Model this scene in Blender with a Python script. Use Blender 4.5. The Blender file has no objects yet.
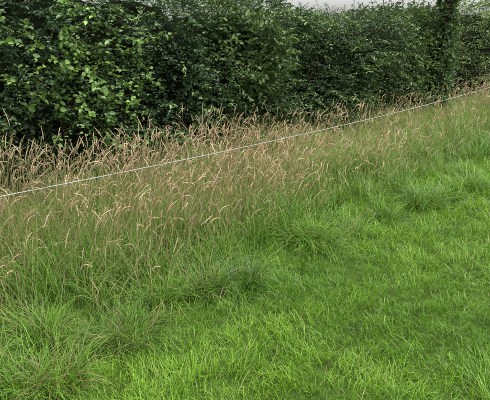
import bpy, math, numpy as np
R = np.random.default_rng(7)
sc = bpy.context.scene
sc.view_settings.view_transform='Standard'; sc.view_settings.look='None'; sc.view_settings.exposure=0

# ---------- frame of the verge: s along the verge, o across it ----------
D=np.array([.7071,.7071]); Nn=np.array([-.7071,.7071]); P0=np.array([-1.15,2.06])
def so2xy(s,o):
    s=np.asarray(s,float); o=np.asarray(o,float)
    return P0[0]+s*D[0]+o*Nn[0], P0[1]+s*D[1]+o*Nn[1]
def xy2so(x,y):
    dx=x-P0[0]; dy=y-P0[1]
    return dx*D[0]+dy*D[1], dx*Nn[0]+dy*Nn[1]
# ---------- value noise ----------
T=np.random.default_rng(3).random((256,256))
def vn(x,y,seed=0):
    x=np.asarray(x,float)+seed*17.3+1000; y=np.asarray(y,float)+seed*9.7+1000
    xi=np.floor(x).astype(int); yi=np.floor(y).astype(int)
    fx=x-xi; fy=y-yi; fx=fx*fx*(3-2*fx); fy=fy*fy*(3-2*fy)
    a=T[xi%256,yi%256]; b=T[(xi+1)%256,yi%256]; c=T[xi%256,(yi+1)%256]; d=T[(xi+1)%256,(yi+1)%256]
    return (a*(1-fx)+b*fx)*(1-fy)+(c*(1-fx)+d*fx)*fy
def fbm(x,y,seed=0):
    return (vn(x,y,seed)*.55+vn(x*2.1,y*2.1,seed+1)*.3+vn(x*4.3,y*4.3,seed+2)*.15)
def hump(x,y):
    return fbm(x*2.3,y*2.3,9)
def height(x,y):
    s,o=xy2so(x,y)
    r=np.hypot(x,y); f=np.clip((30-r)/10,0,1)
    hum=np.exp(-((o-.2)/.42)**2)
    return f*((fbm(x*1.1,y*1.1,5)-.5)*.06+hum*(hump(x,y)-.35)*.3)
# ---------- mesh builder ----------
def mk(name,V,F,col=None,mat=None,parent=None,smooth=False):
    V=np.ascontiguousarray(V,dtype=np.float32).reshape(-1,3); F=np.ascontiguousarray(F,dtype=np.int32)
    n=F.shape[1]
    me=bpy.data.meshes.new(name)
    me.vertices.add(len(V)); me.vertices.foreach_set('co',V.ravel())
    me.loops.add(F.size); me.loops.foreach_set('vertex_index',F.ravel())
    me.polygons.add(len(F)); me.polygons.foreach_set('loop_start',np.arange(0,F.size,n,dtype=np.int32))
    me.polygons.foreach_set('loop_total',np.full(len(F),n,dtype=np.int32))
    me.update(calc_edges=True)
    if smooth: me.polygons.foreach_set('use_smooth',np.ones(len(F),dtype=bool))
    if col is not None:
        a=me.attributes.new('col','FLOAT_COLOR','POINT')
        c=np.ones((len(V),4),dtype=np.float32); c[:,:3]=np.clip(col.reshape(-1,3),0.002,.95)
        a.data.foreach_set('color',c.ravel())
    ob=bpy.data.objects.new(name,me); sc.collection.objects.link(ob)
    if mat: me.materials.append(mat)
    if parent: ob.parent=parent
    return ob
def paths(base,L,az,th0,bend,K,powr=1.0):
    """curved centre lines N,K+1,3"""
    t=(np.arange(K)+.5)/K
    th=th0[:,None]+bend[:,None]*t[None]**powr
    seg=(L/K)[:,None]
    h=np.concatenate([np.zeros((len(L),1)),np.cumsum(np.sin(th)*seg,1)],1)
    z=np.concatenate([np.zeros((len(L),1)),np.cumsum(np.cos(th)*seg,1)],1)
    P=np.empty((len(L),K+1,3))
    P[:,:,0]=base[:,None,0]+h*np.cos(az)[:,None]; P[:,:,1]=base[:,None,1]+h*np.sin(az)[:,None]; P[:,:,2]=base[:,None,2]+z
    return P
def ribbons(P,W,side):
    N,K1,_=P.shape
    V=np.empty((N,K1,2,3)); o=side[:,None,:]*W[:,:,None]*.5
    V[:,:,0]=P-o; V[:,:,1]=P+o
    k=np.arange(K1-1); f=np.stack([2*k,2*k+1,2*k+3,2*k+2],1)
    F=(np.arange(N)*2*K1)[:,None,None]+f[None]
    return V.reshape(-1,3),F.reshape(-1,4)
def tubes(P,W,sides=3):
    N,K1,_=P.shape
    Tn=np.gradient(P,axis=1); Tn/=np.linalg.norm(Tn,axis=2,keepdims=True)+1e-9
    ref=np.zeros_like(Tn); ref[...,0]=1; ref[np.abs(Tn[...,0])>.8]=[0,1,0]
    A=np.cross(Tn,ref); A/=np.linalg.norm(A,axis=2,keepdims=True); B=np.cross(Tn,A)
    an=np.arange(sides)*2*np.pi/sides
    V=P[:,:,None,:]+W[:,:,None,None]*.5*(np.cos(an)[None,None,:,None]*A[:,:,None,:]+np.sin(an)[None,None,:,None]*B[:,:,None,:])
    k=np.arange(K1-1)[:,None]; j=np.arange(sides)[None]
    f=np.stack([k*sides+j,k*sides+(j+1)%sides,(k+1)*sides+(j+1)%sides,(k+1)*sides+j],2).reshape(-1,4)
    F=(np.arange(N)*sides*K1)[:,None,None]+f[None]
    return V.reshape(-1,3),F.reshape(-1,4)
def grass(name,x,y,L,w,az,th0,bend,cb,ct,mat,K=3,zoff=0,parent=None):
    N=len(x); base=np.stack([x,y,height(x,y)-.005+zoff],1)
    P=paths(base,L,az,th0,bend,K,1.3)
    t=np.linspace(0,1,K+1)
    W=w[:,None]*(1-t[None]**1.8*.92)
    tw=az+np.pi/2+R.normal(0,.6,N)
    side=np.stack([np.cos(tw),np.sin(tw),R.normal(0,.15,N)],1)
    V,F=ribbons(P,W,side)
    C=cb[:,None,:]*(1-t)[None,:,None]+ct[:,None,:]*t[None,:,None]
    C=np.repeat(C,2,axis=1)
    return mk(name,V,F,C,mat,parent)
def mixc(a,b,f):
    f=np.clip(f,0,1)[:,None]; return np.array(a)[None]*(1-f)+np.array(b)[None]*f
def jit(c,amt=.2):
    return c*(1+R.normal(0,amt,(len(c),1)))
# ---------- materials ----------
def leafmat(name,trans=.35,gloss=.04,rough=.4,tb=1.3):
    m=bpy.data.materials.new(name); m.use_nodes=True; nt=m.node_tree; nt.nodes.clear()
    out=nt.nodes.new('ShaderNodeOutputMaterial'); at=nt.nodes.new('ShaderNodeAttribute'); at.attribute_name='col'
    p=nt.nodes.new('ShaderNodeBsdfDiffuse')
    last=p.outputs[0]; nt.links.new(at.outputs['Color'],p.inputs['Color'])
    if trans>0:
        tr=nt.nodes.new('ShaderNodeBsdfTranslucent'); mx=nt.nodes.new('ShaderNodeMixShader'); mx.inputs[0].default_value=trans
        mu=nt.nodes.new('ShaderNodeMix'); mu.data_type='RGBA'; mu.blend_type='MULTIPLY'; mu.inputs[0].default_value=1
        mu.inputs[7].default_value=(tb,tb*1.1,tb*.6,1)
        nt.links.new(at.outputs['Color'],mu.inputs[6]); nt.links.new(mu.outputs[2],tr.inputs['Color'])
        nt.links.new(last,mx.inputs[1]); nt.links.new(tr.outputs[0],mx.inputs[2]); last=mx.outputs[0]
    if gloss>0:
        gl=nt.nodes.new('ShaderNodeBsdfGlossy'); gl.inputs['Roughness'].default_value=rough; gl.inputs['Color'].default_value=(.9,.95,1,1)
        m2=nt.nodes.new('ShaderNodeMixShader'); fr=nt.nodes.new('ShaderNodeLayerWeight'); fr.inputs['Blend'].default_value=.25
        mm=nt.nodes.new('ShaderNodeMath'); mm.operation='MULTIPLY_ADD'; mm.inputs[1].default_value=gloss*3; mm.inputs[2].default_value=gloss*.6
        nt.links.new(fr.outputs['Fresnel'],mm.inputs[0]); nt.links.new(mm.outputs[0],m2.inputs[0])
        nt.links.new(last,m2.inputs[1]); nt.links.new(gl.outputs[0],m2.inputs[2]); last=m2.outputs[0]
    nt.links.new(last,out.inputs[0])
    return m
def noisemat(name,c1,c2,scale,rough=.9,bump=0):
    m=bpy.data.materials.new(name); m.use_nodes=True; nt=m.node_tree; p=nt.nodes['Principled BSDF']; p.inputs['Roughness'].default_value=rough; p.inputs['Specular IOR Level'].default_value=.1
    tc=nt.nodes.new('ShaderNodeTexCoord'); n=nt.nodes.new('ShaderNodeTexNoise'); n.inputs['Scale'].default_value=scale; n.inputs['Detail'].default_value=8
    r=nt.nodes.new('ShaderNodeValToRGB'); r.color_ramp.elements[0].position=.35; r.color_ramp.elements[1].position=.65
    r.color_ramp.elements[0].color=(*c1,1); r.color_ramp.elements[1].color=(*c2,1)
    nt.links.new(tc.outputs['Object'],n.inputs['Vector']); nt.links.new(n.outputs[0],r.inputs[0]); nt.links.new(r.outputs[0],p.inputs['Base Color'])
    if bump:
        b=nt.nodes.new('ShaderNodeBump'); b.inputs['Strength'].default_value=bump; nt.links.new(n.outputs[0],b.inputs['Height']); nt.links.new(b.outputs[0],p.inputs['Normal'])
    return m
M_grass=leafmat('grass_blade',.36,.03,.4,1.25)
M_dry=leafmat('dry_grass',.25,0,.5,1.1)
M_leaf=leafmat('hedge_leaf',.24,.055,.38,1.4)
M_bark=noisemat('bark',(.03,.022,.015),(.09,.07,.05),12,.9,.5)
M_ground=noisemat('turf',(.035,.055,.012),(.07,.13,.02),9,.95,.3)
M_core_shade=noisemat('hedge_core_shade',(.003,.004,.002),(.010,.014,.005),14,1)  # near-black colour painted as the shade deep in the hedge
# ---------- ground ----------
g=np.linspace(-1,1,361); g=np.sign(g)*(np.abs(g)*14+ np.abs(g)**9*1200)
X,Y=np.meshgrid(g,g+5,indexing='ij'); n=len(g)
V=np.stack([X,Y,height(X,Y)],-1).reshape(-1,3)
i,j=np.meshgrid(np.arange(n-1),np.arange(n-1),indexing='ij'); a=(i*n+j).ravel()
mk('ground',V,np.stack([a,a+n,a+n+1,a+1],1),mat=M_ground,smooth=True)
# ---------- mown grass ----------
N=280000
r=R.uniform(1.2,13,N); an=np.radians(R.uniform(40,126,N)); x=r*np.cos(an); y=r*np.sin(an)
s,o=xy2so(x,y); edge=.22*(fbm(s*1.3,0*s,33)-.5)*2
k=(o<.15+edge+R.normal(0,.1,N)); x,y,r,s,o=x[k],y[k],r[k],s[k],o[k]; N=len(x)
pt=fbm(x*1.6,y*1.6,20); fine=vn(x*9,y*9,31); pt2=fbm(x*5,y*5,24)
L=(.04+.06*R.random(N))*(.45+1.0*fine)*(1+.3*np.clip(o+.5,0,1))*(.65+.8*pt2)
long=R.random(N)<.03; L[long]*=1.6
w=R.uniform(.0026,.0052,N)*(1+np.clip(r-4,0,20)*.13)
azc=vn(x*3,y*3,41)*2*np.pi*1.5
az=azc+R.normal(0,1.3,N)
th0=np.abs(R.normal(.3,.3,N)); bend=R.uniform(.1,1.5,N)
f=np.clip((pt-.4)*1.3+(pt2-.5)*1.4+.35+R.normal(0,.28,N),0,1)
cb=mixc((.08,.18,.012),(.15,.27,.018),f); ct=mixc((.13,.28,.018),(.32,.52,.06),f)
dead=R.random(N)<.02; ct[dead]=(.5,.42,.2); cb[dead]=(.35,.3,.13)
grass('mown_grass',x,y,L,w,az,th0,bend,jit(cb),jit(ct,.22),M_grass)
# ---------- rough verge grass ----------
N=100000
s=np.where(R.random(N)<.6,R.uniform(-2.5,5,N),R.uniform(5,18,N)); o=R.uniform(-.1,2.2,N)
x,y=so2xy(s,o); pt=fbm(s*1.5,o*1.5,50); cl=vn(s*5,o*5,55); edge=.22*(fbm(s*1.3,0*s,33)-.5)*2
k=(o>.05+edge)&(R.random(N)<np.clip(.0+1.1*pt+.7*(cl-.35)+.2*(o>.6),0,1)*np.clip(.4+1.6*(hump(x,y)-.3)+o,0,1)); s,o,x,y,pt=s[k],o[k],x[k],y[k],pt[k]; N=len(s)
L=(.13+.22*np.clip(o/.8,0,1)+.17*R.random(N))*(.55+.9*pt)
w=R.uniform(.003,.0065,N)*(1+np.clip(s-4,0,20)*.06)
az=R.uniform(0,2*np.pi,N); th0=np.abs(R.normal(.15,.22,N)); bend=R.uniform(.2,2.0,N)
f=np.clip(o/2.4+R.normal(0,.3,N)+(.45-pt)*1.6,0,1)
cb=mixc((.07,.15,.015),(.17,.22,.05),f); ct=mixc((.15,.32,.03),(.31,.38,.09),f)
dead=R.random(N)<.08+.12*np.clip(o,0,1); cd=mixc((.4,.32,.16),(.62,.5,.28),R.random(N)); ct[dead]=cd[dead]; cb[dead]=cd[dead]*.8
grass('rough_grass',x,y,L,w,az,th0,bend,jit(cb,.25),jit(ct,.25),M_grass,K=4)
# ---------- tussocks ----------
cp,sp=math.cos(math.radians(18.4)),math.sin(math.radians(18.4))
def gpix(px,py):
    d=np.array([px-245,525*cp+(200-py)*sp,-525*sp+(200-py)*cp]); t=1.6/-d[2]; return d[0]*t,d[1]*t
T0=[(425,208,1.1),(468,190,1.1),(445,200,.8),(312,250,1.2),(290,245,.9),(240,292,1.1),(205,300,.8),(165,305,.9),(130,338,1.0),(100,345,.7),(62,385,1.0),(20,398,.8),(385,222,.8),(350,240,.8),(45,345,.7),(215,262,.8)]
bx=[];by=[];rad=[]
for p in T0:
    q=gpix(p[0],p[1]); bx.append(q[0]);by.append(q[1]);rad.append(p[2])
for _ in range(60):
    s_=R.uniform(-2,14); o_=R.normal(.15,.22); q=so2xy(s_,o_); bx.append(float(q[0]));by.append(float(q[1]));rad.append(R.uniform(.4,.8))
bx,by,rad=map(np.array,(bx,by,rad)); nb=(400*rad**1.5).astype(int); idx=np.repeat(np.arange(len(bx)),nb); N=len(idx)
az=R.uniform(0,2*np.pi,N); rr=np.sqrt(R.random(N))*.13*rad[idx]*(1+.3*np.sin(az*2+idx))
x=bx[idx]+rr*np.cos(az); y=by[idx]+rr*np.sin(az)
L=R.uniform(.10,.32,N)*(.55+.5*rad[idx]); th0=rr/.10*.35+np.abs(R.normal(0,.3,N)); bend=R.uniform(.3,2.2,N)
tone=R.random(len(bx))[idx]
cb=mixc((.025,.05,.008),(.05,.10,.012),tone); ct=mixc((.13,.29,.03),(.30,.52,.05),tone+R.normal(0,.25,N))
brown=(R.random(len(bx))<.25)[idx]
dead=R.random(N)<.05+.2*brown; ct[dead]=(.42,.32,.17); cb[dead]=(.22,.16,.08)
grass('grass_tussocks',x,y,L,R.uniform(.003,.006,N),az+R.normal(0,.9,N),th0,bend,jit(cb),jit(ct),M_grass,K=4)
# ---------- tall meadow grass with seed heads ----------
N=15500
s=np.where(R.random(N)<.6,R.uniform(-2.5,5,N),R.uniform(5,20,N)); o=-.05+R.beta(1.5,1.25,N)*2.05
mid_=np.exp(-((s-2.3)/1.5)**2)*np.exp(-((o-.95)/.6)**2)
clump=np.clip((fbm(s*2.2,o*2.2,70)-.36)*3.6,0,1)
dens=.05+.58*clump+.68*mid_+.04*(s>4)
dens*=np.clip((o+.05)/(.6-.2*(s<1.2)),.05,1)
k=R.random(N)<dens; s,o=s[k],o[k]; mid_=mid_[k]; N=len(s); x,y=so2xy(s,o)
L=(.25+.48*R.random(N)**.75)*(.65+.35*np.clip(o/1.0,0,1))*(.75+.45*fbm(s*1.6,o*1.6,77))*(1-.1*np.clip((s-2)/3,0,1))
tall=R.random(N)<.03; L[tall]*=1.22
az=R.normal(-.3,1.4,N); th0=np.abs(R.normal(.08,.14,N)); bend=R.uniform(.0,.55,N)
base=np.stack([x,y,height(x,y)],1)
P=paths(base,L,az,th0,bend,6,2.0)
Ks=7; tt=np.linspace(0,1,Ks)
far=1+np.clip(s-3,0,20)*.05
W=(.0027*(1-.5*tt))[None]*far[:,None]
V1,F1=tubes(P,W,3)
f=R.random(N)
cst=mixc((.18,.25,.06),(.58,.47,.24),f**1.4+.25*mid_); chd=mixc((.60,.41,.27),(.80,.64,.44),R.random(N)); gr=R.random(N)<(.12+.25*(s<1)); chd[gr]=(.42,.43,.2)
chd=jit(chd,.15)
C1=np.repeat(cst[:,None,:],Ks*3,axis=1).reshape(-1,3)
# head axis
HL=R.uniform(.055,.12,N); thh=th0+bend; hb=np.where(R.random(N)<.6,R.uniform(0,.6,N),R.uniform(.6,1.9,N))
H=paths(P[:,-1],HL,az,thh,hb,6,1.0)
V3,F3=tubes(H,(np.array([.0022,.0045,.0058,.006,.0054,.004,.0012])[None]*R.uniform(.7,1.15,(N,1)))*far[:,None],4)
C3=np.repeat(chd*.75,7*4,axis=0)
S=34; u=np.clip((np.arange(S)[None]+R.random((N,S)))/S,0,.999); fi=u*6; i0=np.minimum(fi.astype(int),5); fr=(fi-i0)[...,None]
ar=np.arange(N)[:,None]; A=H[ar,i0]; B=H[ar,i0+1]; c=A*(1-fr)+B*fr; ax=(B-A); ax/=np.linalg.norm(ax,axis=2,keepdims=True)
rv=R.normal(size=(N,S,3)); rv-= (rv*ax).sum(2,keepdims=True)*ax; rv/=np.linalg.norm(rv,axis=2,keepdims=True)
sd=np.cross(ax,rv); prof=(np.sin(np.pi*np.clip(u*.85+.12,0,1))**.6)[...,None]*far[:,None,None]
fat=R.uniform(.6,1.2,N)[:,None,None]
p0=c+rv*.001; p2=c+ax*R.uniform(.006,.011,(N,S,1))+rv*.0062*prof*fat; mid=(p0+p2)/2; ww=.0019*far[:,None,None]
V2=np.stack([p0,mid+sd*ww,p2,mid-sd*ww],2).reshape(-1,3); F2=np.arange(N*S*4).reshape(-1,4)
C2=np.repeat(jit(np.repeat(chd,S,axis=0),.16),4,axis=0)
mk('meadow_grass',np.concatenate([V1,V2,V3]),np.concatenate([F1,F2+len(V1),F3+len(V1)+len(V2)]),np.concatenate([C1,C2,C3]),M_dry)
# ---------- leaves ----------
def leaves(org,dirv,nrm,size,asp,col):
    d=dirv/np.linalg.norm(dirv,axis=1,keepdims=True); sdv=np.cross(d,nrm); sdv/=np.linalg.norm(sdv,axis=1,keepdims=True)+1e-9; n2=np.cross(sdv,d)
    l=size[:,None]; w=(size*asp)[:,None]*.5
    b=org; tip=org+d*l-n2*l*.12
    L1=org+d*l*.3+sdv*w*.9+n2*w*.35; L2=org+d*l*.7+sdv*w*.75+n2*w*.2
    R1=org+d*l*.3-sdv*w*.9+n2*w*.35; R2=org+d*l*.7-sdv*w*.75+n2*w*.2
    V=np.stack([b,L1,L2,tip,R2,R1],1).reshape(-1,3)
    k=(np.arange(len(org))*6)[:,None]
    F=np.concatenate([k+np.array([[0,1,2,3]]),k+np.array([[0,3,4,5]])])
    return V,F,np.repeat(col,6,axis=0)
def sprays(org,dr,ln,m,size,col,asp=.6,sag=.25):
    """twigs with leaves"""
    N=len(org); dr=dr/np.linalg.norm(dr,axis=1,keepdims=True)
    K=5; t=np.linspace(0,1,K+1)
    P=org[:,None,:]+dr[:,None,:]*(ln[:,None,None]*t[None,:,None]); P[:,:,2]-=(ln[:,None]*sag*t[None]**2)
    TV,TF=tubes(P,(.004*(1-.6*t))[None]*np.ones((N,1)),3)
    tt=(np.arange(m)+.6)/m; tt=tt[None]+R.normal(0,.03,(N,m)); 
    o=org[:,None,:]+dr[:,None,:]*(ln[:,None]*tt)[...,None]; o[:,:,2]-=ln[:,None]*sag*tt**2
    side=np.cross(dr,np.array([0,0,1.])); side/=np.linalg.norm(side,axis=1,keepdims=True)+1e-9
    sg=np.where(np.arange(m)%2==0,1,-1)[None,:,None]
    d=dr[:,None,:]*.6+side[:,None,:]*sg*.8+R.normal(0,.45,(N,m,3)); d[...,2]-=.15
    nr=np.array([0,0,1.])+R.normal(0,.5,(N,m,3))+dr[:,None,:]*.2
    sz=size[:,None]*R.uniform(.6,1.25,(N,m)); c=jit(np.repeat(col,m,axis=0),.22)
    V,F,C=leaves(o.reshape(-1,3),d.reshape(-1,3),nr.reshape(-1,3),sz.ravel(),asp,c)
    return (TV,TF),(V,F,C)
def H_(s): return 2.0+.2*(vn(s*.9,0*s,90)-.5)+.26*(vn(s*2.3,0*s,91)-.5)+.17*np.exp(-((s-.9)/1.5)**2)-.24*np.clip((s-3.5)/1.5,0,1)+.12*np.clip((s-9.5)/2,0,1)
def oF(s,z):
    return 2.13-.8*(fbm(s*1.1,z*1.3,95)-.5)-.42*(vn(s*3.0,z*3.0,98)-.5)+.4*np.clip((z-1.35)/.7,0,1)**2+.25*np.clip((.6-z)/.6,0,1)
hedge=bpy.data.objects.new('hedge',None); sc.collection.objects.link(hedge)
N=18500
s=np.where(R.random(N)<.78,R.uniform(-3,9.5,N),R.uniform(9.5,30,N))
top=R.random(N)<.22
hs=H_(s); z=np.where(top,hs-R.exponential(.12,N),.05+R.random(N)**.85*(hs-.05))
o=np.where(top,oF(s,hs)+R.random(N)*1.3,oF(s,z)+R.exponential(.16,N))
x,y=so2xy(s,o); org=np.stack([x,y,z],1)
out=np.where(top,-.1,-.75)
dr=np.stack([Nn[0]*out,Nn[1]*out,np.where(top,.9,.35)],1)+R.normal(0,.45,(N,3))
sp_=fbm(s*.75,z*.9,110); sp2=vn(s*2.6,z*2.6,113)
big=sp_>.58
size=np.where(big,.052,.036)*(1+np.clip(s-9,0,30)*.04)
col=mixc((.035,.08,.026),(.125,.20,.055),(sp_-.3)*1.6+(sp2-.5)*.9+R.normal(0,.18,N))
yel=(R.random(N)<.07); col[yel]=(.18,.26,.07)
col+=np.clip((s-4)/6,0,1)[:,None]*np.array([.045,.045,.01])
ln=R.uniform(.1,.3,N)*np.where(top&(R.random(N)<.2),1.6,1)
tw,lf=sprays(org,dr,ln,12,size,col,.55)
mk('leaves',*lf[:2],lf[2],M_leaf,hedge); mk('twigs',*tw,mat=M_bark,parent=hedge)
# long arching bramble and thorn shoots standing clear of the face
N=260; s=R.uniform(-3,14,N); z=R.uniform(.5,1.9,N); z=np.minimum(z,H_(s)-.05); o=oF(s,z)+.05; x,y=so2xy(s,o)
dr=np.stack([-Nn[0]*.8+0*s,-Nn[1]*.8+0*s,.7+0*s],1)+R.normal(0,.45,(N,3))
tw,lf=sprays(np.stack([x,y,z],1),dr,R.uniform(.3,.6,N),16,R.uniform(.035,.055,N),mixc((.08,.15,.04),(.18,.28,.08),R.random(N)),.6,.6)
mk('arching_leaves',*lf[:2],lf[2],M_leaf,hedge); mk('arching_shoots',*tw,mat=M_bark,parent=hedge)
# broad-leaved shoots growing out of the hedge
N=120
s=R.normal(1.8,.36,N); z=np.clip(R.normal(1.2,.33,N),.5,1.75); o=oF(s,z)+R.uniform(-.15,.08,N); x,y=so2xy(s,o)
dr=np.stack([-Nn[0]*.7+0*s,-Nn[1]*.7+0*s,.4+0*s],1)+R.normal(0,.5,(N,3))
tw,lf=sprays(np.stack([x,y,z],1),dr,R.uniform(.12,.32,N),8,R.uniform(.04,.07,N),mixc((.09,.18,.035),(.2,.32,.07),R.random(N)),.78)
mk('broad_leaves',*lf[:2],lf[2],M_leaf,hedge); mk('broad_leaf_twigs',*tw,mat=M_bark,parent=hedge)
# stems
N=420; s=R.uniform(-3.5,25,N); o=2.5+R.uniform(0,.7,N); x,y=so2xy(s,o)
P=paths(np.stack([x,y,0*x],1),R.uniform(1.2,1.65,N),R.uniform(0,6.28,N),np.abs(R.normal(0,.25,N)),R.normal(0,.4,N),6)
P+=R.normal(0,.012,P.shape); mk('stems',*tubes(P,np.linspace(.035,.01,7)[None]*R.uniform(.6,1.3,(N,1)),5),mat=M_bark,parent=hedge)
# added dark shell: blocks the view through and stands in for inner shade
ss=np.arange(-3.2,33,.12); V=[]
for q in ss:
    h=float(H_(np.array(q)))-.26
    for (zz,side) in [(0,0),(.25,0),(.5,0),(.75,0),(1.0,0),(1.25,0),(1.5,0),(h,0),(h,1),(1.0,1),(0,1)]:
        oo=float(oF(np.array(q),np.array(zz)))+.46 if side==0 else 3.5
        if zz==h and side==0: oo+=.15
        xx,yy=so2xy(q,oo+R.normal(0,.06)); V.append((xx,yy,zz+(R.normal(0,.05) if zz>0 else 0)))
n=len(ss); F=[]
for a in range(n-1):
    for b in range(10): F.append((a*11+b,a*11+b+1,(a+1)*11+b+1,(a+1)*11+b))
mk('shade_core',np.array(V),np.array(F),mat=M_core_shade,parent=hedge)
# ---------- ivy clad tree ----------
tree=bpy.data.objects.new('ivy_clad_tree',None); sc.collection.objects.link(tree)
tx,ty=so2xy(8.45,1.97); tx=float(tx);ty=float(ty)
tp=np.array([[tx,ty,0],[tx+.02,ty,.7],[tx-.02,ty+.03,1.4],[tx+.03,ty,2.1],[tx+.06,ty+.05,3.0],[tx,ty+.1,4.2],[tx,ty,5.6]])
TV=[tubes(tp[None],np.array([[.26,.20,.18,.17,.15,.12,.04]]),10)]
limbs=[]
for q in range(16):
    h=R.uniform(2.2,4.8); a_=R.uniform(0,6.28); ll=R.uniform(.9,2.0)*(1-.1*(h-2.2))
    P=paths(np.array([[tx+.03,ty+.04,h]]),np.array([ll]),np.array([a_]),np.array([R.uniform(.7,1.1)]),np.array([R.uniform(-.3,.5)]),6)
    TV.append(tubes(P,np.linspace(.09,.015,7)[None],6)); limbs.append(P[0])
off=0;VV=[];FF=[]
for v,f_ in TV: VV.append(v);FF.append(f_+off);off+=len(v)
mk('trunk_and_limbs',np.concatenate(VV),np.concatenate(FF),mat=M_bark,parent=tree,smooth=True)
N=850; z=R.uniform(0.1,3.2,N); a_=R.uniform(0,6.28,N); rr=.07+.06*vn(z*3,a_,120)+R.normal(0,.02,N)
org=np.stack([tx+rr*np.cos(a_),ty+rr*np.sin(a_),z],1); dr=np.stack([np.cos(a_),np.sin(a_),R.normal(0,.4,N)],1)
tw,lf=sprays(org,dr,R.uniform(.03,.11,N),8,np.full(N,.05),mixc((.05,.10,.03),(.13,.21,.06),R.random(N)),.85)
mk('ivy',*lf[:2],lf[2],M_leaf,tree)
N=2600; li=R.integers(0,16,N); ki=R.integers(2,7,N); LA=np.array(limbs)
org=LA[li,ki]+R.normal(0,.27,(N,3)); org[:,2]=np.maximum(org[:,2],1.98+R.exponential(.13,N))
dr=R.normal(0,1,(N,3)); dr[:,2]+=.3
tw,lf=sprays(org,dr,R.uniform(.15,.35,N),10,np.full(N,.06),mixc((.06,.12,.03),(.12,.2,.045),R.random(N)),.65)
mk('crown',*lf[:2],lf[2],M_leaf,tree); mk('crown_twigs',*tw,mat=M_bark,parent=tree)
# ---------- electric fence ----------
fence=bpy.data.objects.new('electric_fence',None); sc.collection.objects.link(fence)
mw=bpy.data.materials.new('white_polywire'); mw.use_nodes=True; nt=mw.node_tree; p=nt.nodes['Principled BSDF']; p.inputs['Roughness'].default_value=.6
wv=nt.nodes.new('ShaderNodeTexNoise'); wv.inputs['Scale'].default_value=60; rp=nt.nodes.new('ShaderNodeValToRGB'); rp.color_ramp.elements[0].color=(.3,.3,.3,1); rp.color_ramp.elements[1].color=(.62,.62,.61,1)
nt.links.new(wv.outputs[0],rp.inputs[0]); nt.links.new(rp.outputs[0],p.inputs['Base Color'])
A=np.array([-1.37,2.79]); B=np.array([3.71,8.07])
a=np.linspace(-.3,1.3,1600); zz=.65+.21*(a-.45)**2
cx=A[0]+(B-A)[0]*a; cy=A[1]+(B-A)[1]*a; ph=a*7.3*2*np.pi/.03
VV=[];FF=[];off=0
for q in (0,2.09,4.19):
    P=np.stack([cx-.7071*.0018*np.cos(ph+q),cy+.7071*.0018*np.cos(ph+q),zz+.0018*np.sin(ph+q)],1)
    v,f_=tubes(P[None],np.full((1,len(a)),.0036),5); VV.append(v);FF.append(f_+off);off+=len(v)
mk('wire',np.concatenate(VV),np.concatenate(FF),mat=mw,parent=fence,smooth=True)
for q,ae in ((1,-.3),(2,1.3)):
    px_,py_=A+(B-A)*ae; zt=.65+.21*(ae-.45)**2
    P=np.array([[px_,py_,-.05],[px_,py_,.3],[px_,py_,zt-.02],[px_,py_,zt+.03],[px_,py_,zt+.06]])
    mk('post_%d'%q,*tubes(P[None],np.array([[.016,.016,.016,.028,.012]]),8),mat=mw,parent=fence,smooth=True)
# ---------- light ----------
el,rot=66,130   # high soft sun behind the viewer's right shoulder
w=bpy.data.worlds.new('World'); sc.world=w; w.use_nodes=True; nt=w.node_tree; bg=nt.nodes['Background']
sky=nt.nodes.new('ShaderNodeTexSky'); sky.sky_type='NISHITA'; sky.sun_disc=False; sky.sun_elevation=math.radians(el); sky.sun_rotation=math.radians(rot); sky.dust_density=3
hs_=nt.nodes.new('ShaderNodeHueSaturation'); hs_.inputs['Saturation'].default_value=.25; hs_.inputs['Value'].default_value=2.2
nt.links.new(sky.outputs[0],hs_.inputs['Color']); nt.links.new(hs_.outputs[0],bg.inputs[0]); bg.inputs[1].default_value=.15
sl=bpy.data.lights.new('sun','SUN'); sl.energy=2.2; sl.angle=math.radians(18); sl.color=(1,.97,.91); so=bpy.data.objects.new('sun',sl); sc.collection.objects.link(so)
from mathutils import Vector
az_=math.radians(rot); e=math.radians(el)
sd=Vector((math.sin(az_)*math.cos(e),math.cos(az_)*math.cos(e),math.sin(e)))
so.rotation_euler=sd.to_track_quat('Z','Y').to_euler()
# ---------- camera ----------
cam=bpy.data.cameras.new('camera'); co=bpy.data.objects.new('camera',cam); sc.collection.objects.link(co); sc.camera=co
cam.sensor_width=36; cam.lens=36*525/490; co.location=(0,0,1.6); co.rotation_euler=(math.radians(90-18.4),0,0); cam.clip_end=5000; cam.clip_start=.05
